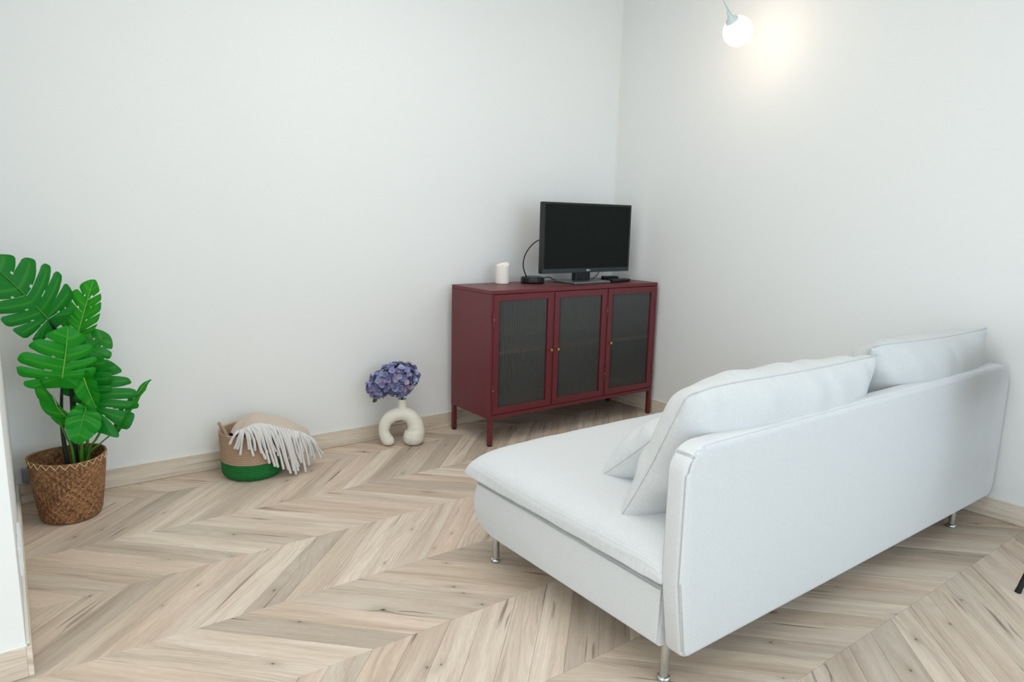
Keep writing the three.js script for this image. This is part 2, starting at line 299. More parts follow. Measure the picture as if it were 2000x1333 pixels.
// ---------------------------------------------------------------- chevron floor, plank by plank
{
  const floor = new THREE.Group(); floor.name = 'floor'; floor.userData = { label: 'pale whitewashed oak chevron parquet floor', category: 'floor', kind: 'structure' }; scene.add(floor);
  part('subfloor', box(RX0 - T, RX1 + T, -0.06, -0.006, RZ0 - T, RZ1 + T), M.subfloor, floor);
  const BAND = 0.3757, Z0 = -0.857, PITCHX = 0.1245, X0 = 0.984, R = rng(5), rest = [];
  function clip(poly, nx, nz, d) { const out = []; for (let i = 0; i < poly.length; i++) { const a = poly[i], b = poly[(i + 1) % poly.length], fa = a[0] * nx + a[1] * nz - d, fb = b[0] * nx + b[1] * nz - d; if (fa >= 0) out.push(a); if ((fa > 0 && fb < 0) || (fa < 0 && fb > 0)) { const t = fa / (fa - fb); out.push([lerp(a[0], b[0], t), lerp(a[1], b[1], t)]); } } return out; }
  function inset(poly, e) {                            // convex polygon moved inwards by e
    let area = 0; poly.forEach((a, i) => { const b = poly[(i + 1) % poly.length]; area += a[0] * b[1] - b[0] * a[1]; }); const s = Math.sign(area);
    let q = poly.slice();
    poly.forEach((a, i) => { const b = poly[(i + 1) % poly.length], dx = b[0] - a[0], dz = b[1] - a[1], l = Math.hypot(dx, dz); if (l < 1e-6) return; const nx = -dz / l * s, nz = dx / l * s; q = clip(q, nx, nz, a[0] * nx + a[1] * nz + e); });
    return q;
  }
  function plankGeometry(poly, dirx, dirz, ou, ov, dy) {
    const a = inset(poly, 0.00025), b = inset(poly, 0.0011); if (a.length < 3 || b.length < 3 || a.length !== b.length) return null;
    const pos = [], uv = [], put = (p, y) => { pos.push(p[0], y + dy, p[1]); const u = p[0] * dirx + p[1] * dirz, v = -p[0] * dirz + p[1] * dirx; uv.push(u + ou, v + ov - y); };
    const tri = (p, q, r) => { put(...p); put(...q); put(...r); };
    let area = 0; b.forEach((p, i) => { const q = b[(i + 1) % b.length]; area += p[0] * q[1] - q[0] * p[1]; }); const f = area > 0;
    for (let i = 1; i < b.length - 1; i++) f ? tri([b[0], 0], [b[i + 1], 0], [b[i], 0]) : tri([b[0], 0], [b[i], 0], [b[i + 1], 0]);
    for (const [P, py, Q, qy] of [[b, 0, a, -0.0007], [a, -0.0007, a, -0.008]]) for (let i = 0; i < P.length; i++) {
      const k = (i + 1) % P.length;
      if (f) { tri([P[i], py], [P[k], py], [Q[k], qy]); tri([P[i], py], [Q[k], qy], [Q[i], qy]); } else { tri([P[k], py], [P[i], py], [Q[i], qy]); tri([P[k], py], [Q[i], qy], [Q[k], qy]); }
    }
    const g = new THREE.BufferGeometry(); g.setAttribute('position', new THREE.Float32BufferAttribute(pos, 3)); g.setAttribute('uv', new THREE.Float32BufferAttribute(uv, 2)); g.computeVertexNormals(); return g;
  }
  function inView(poly) {
    for (const [x, z] of poly) { const d = V(x, 0, z).sub(EYE), w = d.dot(FW); if (w < 0.2) continue; const px = 1000 + FOCAL * d.dot(RT) / w, py = 666.5 - FOCAL * d.dot(UP) / w; if (px > -20 && px < 2020 && py < 1350) return true; }
    return false;
  }
  let count = 0;
  for (let k = -9; k <= 6; k++) {
    const zn = Z0 - BAND * k, zf = zn - BAND, s = ((k % 2) + 2) % 2 === 0 ? 1 : -1;     // even bands run to +x towards the viewer
    const n0 = Math.floor((RX0 - X0) / PITCHX) - 5, n1 = Math.ceil((RX1 - X0) / PITCHX) + 5;
    for (let n = n0; n <= n1; n++) {
      // corners at the seam that both neighbours share
      const xs = X0 + n * PITCHX, far = s > 0 ? xs : xs, near = far + s * BAND;
      let poly = [[far, zf], [far + PITCHX, zf], [near + PITCHX, zn], [near, zn]];
      poly = clip(poly, 1, 0, RX0 + 0.003); if (poly.length) poly = clip(poly, -1, 0, -(RX1 - 0.002)); if (poly.length) poly = clip(poly, 0, 1, RZ0 + 0.002); if (poly.length) poly = clip(poly, 0, -1, -(RZ1 - 0.002));
      if (poly.length < 3) continue;
      if (poly.every(([x, z]) => x < PX && z < PZ + 0.001)) continue;
      const ou = R() * 2, ov = R(), mi = Math.floor(R() * 6), dy = -R() * 0.0004;
      const g = plankGeometry(poly, s * Math.SQRT1_2, Math.SQRT1_2, ou, ov, dy); if (!g) continue;
      const visible = inView(poly) && !(poly.every(([x]) => x < PX - 0.35));
      if (visible && count < 298) { part('plank', g, M.planks[mi], floor); count++; } else rest.push(g);
    }
  }
  console.log('planks', count, rest.length);
  if (rest.length) { const m = part('outer_planks', merge(rest), M.planks[0], floor, 'pale oak planks laid on beyond the view'); m.userData.kind = 'stuff'; }
}

// ---------------------------------------------------------------- red metal cabinet with reeded glass doors
{
  const X0 = 1.976, X1 = 3.210, ZF = -2.856, ZB = -3.240, TOP = 0.826, BOT = 0.148, cx = (X0 + X1) / 2, cz = (ZF + ZB) / 2;
  const c = thing('sideboard_cabinet', 'burgundy metal cabinet with three reeded glass doors on slim legs', 'cabinet', [cx, 0, cz]);
  const B = (x0, x1, y0, y1, z0, z1, r) => box(x0 - cx, x1 - cx, y0, y1, z0 - cz, z1 - cz, r, 2);
  part('top', B(X0, X1, TOP - 0.02, TOP, ZB, ZF, 0.003), M.burgundy, c);
  part('side_panel', B(X0, X0 + 0.016, BOT, TOP - 0.0205, ZB, ZF - 0.001, 0.002), M.burgundy, c);
  part('side_panel', B(X1 - 0.016, X1, BOT, TOP - 0.0205, ZB, ZF - 0.001, 0.002), M.burgundy, c);
  part('back_panel', B(X0 + 0.0165, X1 - 0.0165, BOT + 0.0205, TOP - 0.0205, ZB, ZB + 0.006), M.burgundy, c);
  part('bottom_panel', B(X0 + 0.0165, X1 - 0.0165, BOT, BOT + 0.02, ZB, ZF - 0.001, 0.002), M.burgundy, c);
  part('shelf', B(X0 + 0.018, X1 - 0.018, 0.478, 0.502, ZB + 0.008, ZF - 0.03, 0.003), M.burgundy, c);
  for (const x of [2.391, 2.7915]) part('divider', B(x - 0.006, x + 0.006, BOT + 0.0205, TOP - 0.0205, ZF - 0.03, ZF - 0.004, 0.001), M.burgundy, c);
  for (const [x, z] of [[X0, ZF], [X0, ZB], [X1, ZF], [X1, ZB]]) {
    const sx = x === X0 ? 1 : -1, sz = z === ZF ? -1 : 1, a = x + sx * 0.001, b = x + sx * 0.025, p = z + sz * 0.001, q = z + sz * 0.025;
    const l = part('leg', B(Math.min(a, b), Math.max(a, b), 0.008, BOT - 0.0005, Math.min(p, q), Math.max(p, q), 0.003), M.burgundy, c);
    part('foot_cap', B(Math.min(a, b) + 0.0015, Math.max(a, b) - 0.0015, 0, 0.0085, Math.min(p, q) + 0.0015, Math.max(p, q) - 0.0015, 0.002), M.blackRubber, l, 'black foot cap');
  }
  const doors = [[1.993, 2.384, 'left'], [2.398, 2.7845, 'right'], [2.7985, 3.192, 'right']];
  doors.forEach(([a, b, hinge], i) => {
    const y0 = 0.1715, y1 = 0.8035, fw = 0.034, zf = ZF + 0.0015, zb = ZF - 0.0145;
    const d = part('door', merge([B(a, a + fw, y0, y1, zb, zf, 0.002), B(b - fw, b, y0, y1, zb, zf, 0.002), B(a + fw - 0.001, b - fw + 0.001, y1 - fw, y1, zb, zf - 0.0001, 0.002), B(a + fw - 0.001, b - fw + 0.001, y0, y0 + fw, zb, zf - 0.0001, 0.002)]), M.burgundy, c);
    const gx0 = a + fw - 0.0005, gx1 = b - fw + 0.0005, ribs = 27, zg = ZF - 0.0135;
    const pane = gridGeometry(ribs * 10, 1, (u, v) => V(lerp(gx0, gx1, u) - cx, lerp(y0 + fw - 0.0005, y1 - fw + 0.0005, v), zg - cz + 0.0055 * Math.abs(Math.sin(u * ribs * Math.PI))));
    part('reeded_pane', pane, M.reeded, d, 'clear reeded glass pane');
    const kx = hinge === 'left' ? b - 0.017 : a + 0.017, ky = 0.487;
    const kn = new THREE.LatheGeometry([[0, 0], [0.0055, 0], [0.0055, 0.0035], [0.0042, 0.006], [0.0045, 0.013], [0.0078, 0.018], [0.0082, 0.0215], [0.007, 0.0228], [0, 0.0232]].map(([r, y]) => new THREE.Vector2(r, y)), 20);
    kn.rotateX(Math.PI / 2); kn.translate(kx - cx, ky, zf - cz - 0.0005); part('knob', kn, M.brass, d, 'small brass knob');
    for (const hy of [0.675, 0.302]) {
      const hx = hinge === 'left' ? a - 0.0035 : b + 0.0035;
      const h = part('hinge', rod(V(hx - cx, hy - 0.034, zf - cz + 0.001), V(hx - cx, hy + 0.034, zf - cz + 0.001), 0.0042, 12), M.burgundy, d);
      const pin = new THREE.SphereGeometry(0.0026, 10, 8); pin.translate(hx - cx + (hinge === 'left' ? 0.004 : 0.003), hy + 0.002, zf - cz + 0.0045); part('hinge_pin', pin, M.pin, c, 'bright hinge screw');
    }
  });
}

// ---------------------------------------------------------------- things on the cabinet
const CT = 0.8262;                                    // cabinet top
{
  // monitor
  const cx = 2.757, zf = -3.0, W = 0.685, y0 = 0.888, y1 = 1.286;
  const m = thing('television', 'black flat screen television standing on the burgundy cabinet', 'television', [cx, CT, zf - 0.03]);
  const L = (g) => { g.translate(-cx, -CT, -(zf - 0.03)); return g; };
  part('housing', L(box(cx - W / 2, cx + W / 2, y0, y1, zf - 0.035, zf - 0.004, 0.006)), M.blackPlastic, m);
  const fr = part('bezel', L(merge([box(cx - W / 2 + 0.001, cx - W / 2 + 0.014, y0 + 0.001, y1 - 0.001, zf - 0.01, zf, 0.002), box(cx + W / 2 - 0.014, cx + W / 2 - 0.001, y0 + 0.001, y1 - 0.001, zf - 0.01, zf, 0.002), box(cx - W / 2 + 0.001, cx + W / 2 - 0.001, y1 - 0.013, y1 - 0.001, zf - 0.01, zf + 0.0002, 0.002)])), M.blackPlastic, m);
  const ch = part('lower_bezel', L(box(cx - W / 2 + 0.001, cx + W / 2 - 0.001, y0 + 0.001, y0 + 0.026, zf - 0.01, zf + 0.001, 0.003)), M.bezel, m, 'grey lower bezel');
  part('screen', L(box(cx - W / 2 + 0.013, cx + W / 2 - 0.013, y0 + 0.0255, y1 - 0.012, zf - 0.008, zf - 0.003)), M.screen, m, 'dark switched-off screen');
  const font = await new FontLoader().loadAsync('fonts/droid/droid_sans_bold.typeface.json');
  const tx = new TextGeometry('LG', { font, size: 0.0085, depth: 0.0008, curveSegments: 4 }); tx.translate(cx + 0.009 + 0.0, y0 + 0.0095, zf + 0.001);
  const em = new THREE.TorusGeometry(0.0056, 0.0011, 8, 24); em.translate(cx, y0 + 0.0137, zf + 0.0014); const emd = new THREE.CylinderGeometry(0.0046, 0.0046, 0.001, 20); emd.rotateX(Math.PI / 2); emd.translate(cx, y0 + 0.0137, zf + 0.0012);
  part('maker_mark', L(merge([boxUV(tx), em, emd])), M.mark, ch, 'small pale maker mark');
  part('neck', L(box(2.70, 2.815, CT + 0.01, y0 + 0.03, zf - 0.075, zf - 0.035, 0.006)), M.blackPlastic, m);
  part('stand_base', L(box(2.615, 2.90, CT, CT + 0.013, zf - 0.14, zf + 0.055, 0.005)), M.standMetal, m, 'grey metallic foot plate');
}
{
  // pillar candle with a melted rim
  const r = 0.0385, c = thing('pillar_candle', 'white pillar candle with a slanted melted rim on the cabinet', 'candle', [2.262, CT, -3.165]);
  const rim = (a) => 0.108 + 0.0085 * Math.cos(a - 0.5) + 0.0035 * Math.sin(2 * a + 1);
  const g = gridGeometry(48, 26, (u, v) => {
    const a = u * Math.PI * 2; let rr, y;
    if (v < 0.12) { rr = r * Math.sin(v / 0.12 * Math.PI / 2) * 0.97; y = 0.0004; }
    else if (v < 0.7) { const t = (v - 0.12) / 0.58; rr = r * (0.985 + 0.015 * Math.sin(Math.min(1, t * 8) * Math.PI / 2)); y = t * rim(a) * 0.985; }
    else if (v < 0.78) { const t = (v - 0.7) / 0.08; rr = r * (1 - 0.06 * t * t); y = rim(a) * (0.985 + 0.015 * Math.sin(t * Math.PI / 2)); }
    else { const t = (v - 0.78) / 0.22; rr = r * 0.94 * (1 - t); y = lerp(rim(a) - 0.001, 0.094, smooth(0, 0.5, t)); }
    return V(Math.cos(a) * rr, y, -Math.sin(a) * rr);
  });
  part('wax_body', g, M.wax, c);
  part('wick', rod(V(0, 0.093, 0), V(0.001, 0.104, 0), 0.0012, 8), M.blackRubber, c, 'short dark wick');
}
{
  const c = thing('round_speaker', 'small round black puck speaker on the cabinet beside the television', 'speaker', [2.452, CT, -3.13]);
  part('body', new THREE.LatheGeometry([[0, 0], [0.062, 0], [0.067, 0.003], [0.068, 0.008], [0.068, 0.03], [0.066, 0.034], [0.062, 0.0355], [0, 0.0355]].map(([a, b]) => new THREE.Vector2(a, b)), 48), M.blackPlastic, c);
  part('top_ring', (() => { const g = new THREE.TorusGeometry(0.058, 0.0012, 8, 48); g.rotateX(Math.PI / 2); g.translate(0, 0.0355, 0); return g; })(), M.bezel, c, 'thin grey ring on top');
}
solo('arched_cable', sweep([V(2.414, CT + 0.0355, -3.14), atZ(1022, 520, -3.12), atZ(1025, 500, -3.11), atZ(1036, 482, -3.10), atZ(1049, 471, -3.09), atZ(1061, 467.5, -3.07), V(2.52, 1.07, -3.048)], [0.0034, 0.0034], 10, 48), M.cable, 'black cable arching from the round speaker to the television', 'cable');
solo('lead', sweep([V(2.518, CT + 0.016, -3.14), V(2.56, CT + 0.026, -3.15), V(2.60, CT + 0.026, -3.16), V(2.64, CT + 0.012, -3.17), V(2.70, CT + 0.004, -3.18)], [0.003, 0.003], 10, 36), M.cable, 'thin black lead running behind the television foot from the speaker', 'cable');
solo('power_lead', sweep([V(2.905, 0.905, -3.05), V(2.902, CT + 0.05, -3.06), V(2.885, CT + 0.025, -3.07), V(2.86, CT + 0.012, -3.09), V(2.83, CT + 0.006, -3.165)], [0.0028, 0.0028], 10, 30), M.cable, 'short black lead dangling under the television edge', 'cable');
{
  const c = thing('remote_control', 'black remote control lying beside the television foot', 'remote', [3.005, CT, -2.985], 0.12);
  part('body', box(-0.085, 0.085, 0, 0.018, -0.024, 0.024, 0.007), M.blackPlastic, c);
  for (let i = 0; i < 6; i++) part('button', box(-0.06 + i * 0.022, -0.048 + i * 0.022, 0.0175, 0.0195, -0.006, 0.006, 0.001, 1), M.bezel, c);
}
{
  const c = thing('power_adapter', 'black power adapter with a coiled lead on the cabinet corner', 'adapter', [3.03, CT, -3.09], -0.2);
  part('body', box(-0.05, 0.05, 0, 0.027, -0.025, 0.025, 0.006), M.blackPlastic, c);
  part('cord', sweep([V(-0.05, 0.012, 0), V(-0.09, 0.006, 0.02), V(-0.1, 0.005, 0.05), V(-0.05, 0.005, 0.06), V(0.02, 0.005, 0.05), V(0.06, 0.005, 0.062)], [0.0028, 0.0028], 8, 40), M.cable, c);
}

// ---------------------------------------------------------------- sofa
function outline(u, v, w, h, pinch, round) {           // edges drawn in between the corners, upper corners rounded off
  const k = round * smooth(-0.2, 0.9, v) * smooth(0.4, -0.4, u);
  return [w / 2 * u * (1 - pinch * (1 - v * v)) * Math.sqrt(1 - k * v * v * 0.35), h / 2 * v * (1 - pinch * (1 - u * u)) * Math.sqrt(1 - k * Math.pow(Math.abs(u), 6))];
}
function pillowGeometry(w, h, t, o = {}) {
  const { p = 3.2, q = 0.55, pinch = 0.05, wrinkle = 0.0, seed = 1, n = 44, back = 1, front = 1, round = 0 } = o;
  const nx = Math.round(n * Math.max(1, w / h)), ny = n;
  const side = (s) => gridGeometry(nx, ny, (a, b) => {
    const e = (x) => Math.sin((x - 0.5) * Math.PI);          // finer rows near the edges
    const u = e(a), v = e(b), fu = 1 - Math.pow(Math.abs(u), p), fv = 1 - Math.pow(Math.abs(v), p), f = Math.pow(Math.max(0, fu * fv), q);
    const [x, y] = outline(u, v, w, h, pinch, round);
    const edge = clamp(1 - f);
    let z = s * t / 2 * f * (s > 0 ? front : back);
    if (wrinkle) {
      const r = vnoise(x * 9 + seed * 13, y * 9 + seed * 7, seed) - 0.5;
      const fold = Math.sin((x * 34 + y * 13 + 6 * r)) * Math.pow(clamp(1 - fv * 1.0), 1.0) * Math.abs(v) + Math.sin((y * 36 - x * 9 + 6 * r)) * Math.pow(clamp(1 - fu), 0.8) * Math.abs(u);
      z += s * wrinkle * (fold * 1.5 * Math.pow(f, 0.5) + (vnoise(x * 14, y * 14, seed + 3) - 0.5) * 1.6 * Math.pow(f, 0.6));
    }
    return V(x, y, z);
  });
  const A = side(1), B = side(-1);
  { const ix = B.index.array; for (let i = 0; i < ix.length; i += 3) { const k = ix[i]; ix[i] = ix[i + 1]; ix[i + 1] = k; } }
  for (const g of [A, B]) { const ps = g.attributes.position, uv = g.attributes.uv; for (let i = 0; i < ps.count; i++) uv.setXY(i, ps.getX(i), ps.getY(i)); }
  A.computeVertexNormals(); B.computeVertexNormals();
  return merge([A, B]);
}
function seamLine(w, h, pinch, r, round = 0) {
  const pts = []; const N = 16;
  const at = (u, v) => V(...outline(u, v, w, h, pinch, round), 0);
  for (let i = 0; i < N; i++) pts.push(at(-1 + 2 * i / N, -1)); for (let i = 0; i < N; i++) pts.push(at(1, -1 + 2 * i / N)); for (let i = 0; i < N; i++) pts.push(at(1 - 2 * i / N, 1)); for (let i = 0; i < N; i++) pts.push(at(-1, 1 - 2 * i / N));
  return new THREE.TubeGeometry(new THREE.CatmullRomCurve3(pts, true, 'chordal'), 200, r, 6, true);
}
{
  const ox = 2.24, oz = -1.46;
  const s = thing('sofa', 'low white fabric sofa with slim metal legs seen from behind', 'sofa', [ox, 0, oz]);
  const L = (g) => { g.translate(-ox, 0, -oz); return g; };
  // back panel
  const sh = new THREE.Shape();
  const bw = 0.018, x0 = 1.247 + bw, x1 = 3.232 - bw, y0 = 0.103 + bw, y1 = 0.664 - bw;
  sh.moveTo(x0 + 0.045, y0); sh.lineTo(x1 - 0.05, y0); sh.quadraticCurveTo(x1 - 0.012, y0, x1 - 0.008, y0 + 0.05); sh.lineTo(x1, y0 + 0.2); sh.lineTo(x1, y1 - 0.09);
  sh.quadraticCurveTo(x1, y1, x1 - 0.1, y1); sh.lineTo(x0 + 0.07, y1); sh.quadraticCurveTo(x0, y1, x0, y1 - 0.06); sh.lineTo(x0, y0 + 0.2); sh.lineTo(x0 + 0.03, y0 + 0.01); sh.quadraticCurveTo(x0 + 0.033, y0, x0 + 0.045, y0);
  const bg = new THREE.ExtrudeGeometry(sh, { depth: 0.03, bevelEnabled: true, bevelThickness: bw, bevelSize: bw, bevelSegments: 6, curveSegments: 14 });
  bg.translate(0, 0, -0.985 - 0.03 - bw); 
  part('back_panel', boxUV(toCreasedNormals(L(bg), 0.7)), M.fabric, s);
  // upholstered base: a profile in y-z drawn along x
  const pf = new THREE.Shape(); const e = 0.012;
  pf.moveTo(1.058 + e, 0.108 + e); pf.lineTo(1.80, 0.102 + e); pf.quadraticCurveTo(1.88, 0.108 + e, 1.915 - e, 0.155); pf.quadraticCurveTo(1.935 - e, 0.18, 1.93 - e, 0.21); pf.lineTo(1.912 - e, 0.272 - e); pf.lineTo(1.058 + e, 0.272 - e); pf.closePath();
  const sg = new THREE.ExtrudeGeometry(pf, { depth: 3.222 - 1.268 - 2 * e, bevelEnabled: true, bevelThickness: e, bevelSize: e, bevelSegments: 4, curveSegments: 10 });
  sg.rotateY(Math.PI / 2); sg.translate(1.268 + e, 0, 0);
  part('base', boxUV(toCreasedNormals(L(sg), 0.6)), M.fabric, s);
  // seat cushion
  const cg = pillowGeometry(1.985, 0.905, 0.135, { p: 12, q: 0.33, pinch: 0.004, wrinkle: 0.0012, seed: 4, n: 60, back: 0.35, front: 1.45 });
  cg.rotateX(-Math.PI / 2); cg.translate(2.236, 0.302, -1.492);
  part('seat_cushion', L(cg), M.fabric, s);
  // gathered cover at the near corner
  const leg = (x, z, top) => {
    const g = part('leg', L(rod(V(x, 0.008, z), V(x, top, z), 0.0125, 24)), M.chrome, s, 'slim chrome leg');
    const f = new THREE.LatheGeometry([[0, 0], [0.0175, 0], [0.0185, 0.003], [0.0175, 0.009], [0.0125, 0.013], [0, 0.013]].map(([a, b]) => new THREE.Vector2(a, b)), 24); f.translate(x, 0, z);
    part('foot', L(f), M.chrome, g);
  };
  leg(1.305, -1.832, 0.125); leg(1.3065, -1.064, 0.125); leg(2.996, -1.04, 0.125); leg(2.996, -1.832, 0.125);
}
function placePillow(name, label, geometry, seam, centre, xDir, lean, material, group) {
  const g = thing(name, label, 'cushion', [0, 0, 0], 0, group);
  const X = xDir.clone().normalize(), Y0 = V(0, 1, 0).addScaledVector(X, -X.y).normalize(), Z0 = new THREE.Vector3().crossVectors(X, Y0);
  const Y = Y0.clone().multiplyScalar(Math.cos(lean)).addScaledVector(Z0, Math.sin(lean)), Z = new THREE.Vector3().crossVectors(X, Y);
  g.quaternion.setFromRotationMatrix(new THREE.Matrix4().makeBasis(X, Y, Z)); g.position.copy(centre);
  part('cover', geometry, material, g); part('seam', seam, material, g);
  return g;
}
placePillow('back_cushion', 'large plump white back cushion at the open end of the sofa', pillowGeometry(0.95, 0.45, 0.275, { p: 2.8, q: 0.52, pinch: 0.045, wrinkle: 0.008, seed: 11, round: 0.25 }), seamLine(0.95, 0.45, 0.045, 0.002, 0.25), V(1.795, 0.572, -1.165), V(1, -0.01, 0), 0.44, M.pillow);
placePillow('back_cushion', 'large white back cushion beside the wall end of the sofa', pillowGeometry(0.90, 0.44, 0.27, { p: 3.0, q: 0.52, pinch: 0.06, wrinkle: 0.007, seed: 17, round: 0.12 }), seamLine(0.90, 0.44, 0.06, 0.002, 0.12), V(2.735, 0.59, -1.165), V(1, -0.012, 0.02), 0.36, M.pillow);
placePillow('throw_cushion', 'small slumped white cushion resting against the large back cushion', pillowGeometry(0.58, 0.31, 0.19, { p: 2.8, q: 0.5, pinch: 0.05, wrinkle: 0.008, seed: 23, round: 0.2 }), seamLine(0.58, 0.31, 0.05, 0.002, 0.2), V(1.755, 0.478, -1.395), V(1, 0.0, 0.0), 0.85, M.pillow);

// ---------------------------------------------------------------- globe lamp
{
  const C = V(2.973, 2.11, -2.231), cap = V(-0.078, 0.0905, 0).normalize(), hubY = RH;
  const k = (hubY - 0.03 - C.y) / 0.067, hub = V(C.x - 0.042 - 0.083 * (hubY - 0.03 - C.y - 0.051) / 0.067, hubY - 0.03, C.z);
  const l = thing('globe_lamp', 'white globe lamp on a slanting pale arm near the wall', 'lamp', [hub.x, RH, hub.z]);
  const L = (g) => { g.translate(-hub.x, -RH, -hub.z); return g; };
  const gl = new THREE.SphereGeometry(0.0705, 48, 32); gl.translate(C.x, C.y, C.z); const gm = part('globe', L(gl), M.globe, l, 'glowing opal glass globe');
  const a0 = C.clone().add(V(-0.042, 0.051, 0)), dir = hub.clone().sub(a0).normalize();
  part('arm', L(rod(a0, hub, 0.0048, 14)), M.lampMetal, l, 'pale painted arm');
  const cp = new THREE.LatheGeometry([[0.031, -0.006], [0.032, -0.003], [0.029, 0.004], [0.016, 0.016], [0.009, 0.026], [0.0048, 0.05], [0, 0.05]].map(([a, b]) => new THREE.Vector2(a, b)), 28);
  cp.applyQuaternion(new THREE.Quaternion().setFromUnitVectors(V(0, 1, 0), dir)); const cpos = C.clone().addScaledVector(dir, 0.066); cp.translate(cpos.x, cpos.y, cpos.z); part('socket_cap', L(cp), M.lampMetal, l, 'pale flared socket cap');
  const cn = new THREE.CylinderGeometry(0.055, 0.06, 0.03, 32); cn.translate(hub.x, RH - 0.015, hub.z); part('ceiling_rose', L(cn), M.lampMetal, l);
  const pl = new THREE.PointLight(new THREE.Color().setRGB(1, 0.73, 0.5), 0.125, 0, 2); pl.name = 'globe_light'; pl.position.set(C.x - hub.x, C.y - RH, C.z - hub.z); pl.castShadow = true; pl.shadow.radius = 3; l.add(pl);
}

// ---------------------------------------------------------------- ceiling panel lights above the room
for (const [x, z, lab] of CEILING_LIGHTS) {
  const l = thing('ceiling_panel_light', lab, 'ceiling light', [x, RH, z]);
  part('frame', merge([box(-0.61, 0.61, -0.03, 0, -0.61, -0.59), box(-0.61, 0.61, -0.03, 0, 0.59, 0.61), box(-0.61, -0.59, -0.03, 0, -0.59, 0.59), box(0.59, 0.61, -0.03, 0, -0.59, 0.59)]), M.windowFrame, l);
  part('diffuser', box(-0.59, 0.59, -0.022, -0.004, -0.59, 0.59), M.diffuser, l, 'glowing white diffuser');
  const a = new THREE.RectAreaLight(PANEL_COLOR, PANEL_POWER, 1.16, 1.16); a.name = 'panel_light'; a.position.set(0, -0.034, 0); a.rotation.x = -Math.PI / 2; a.castShadow = true; l.add(a);
}

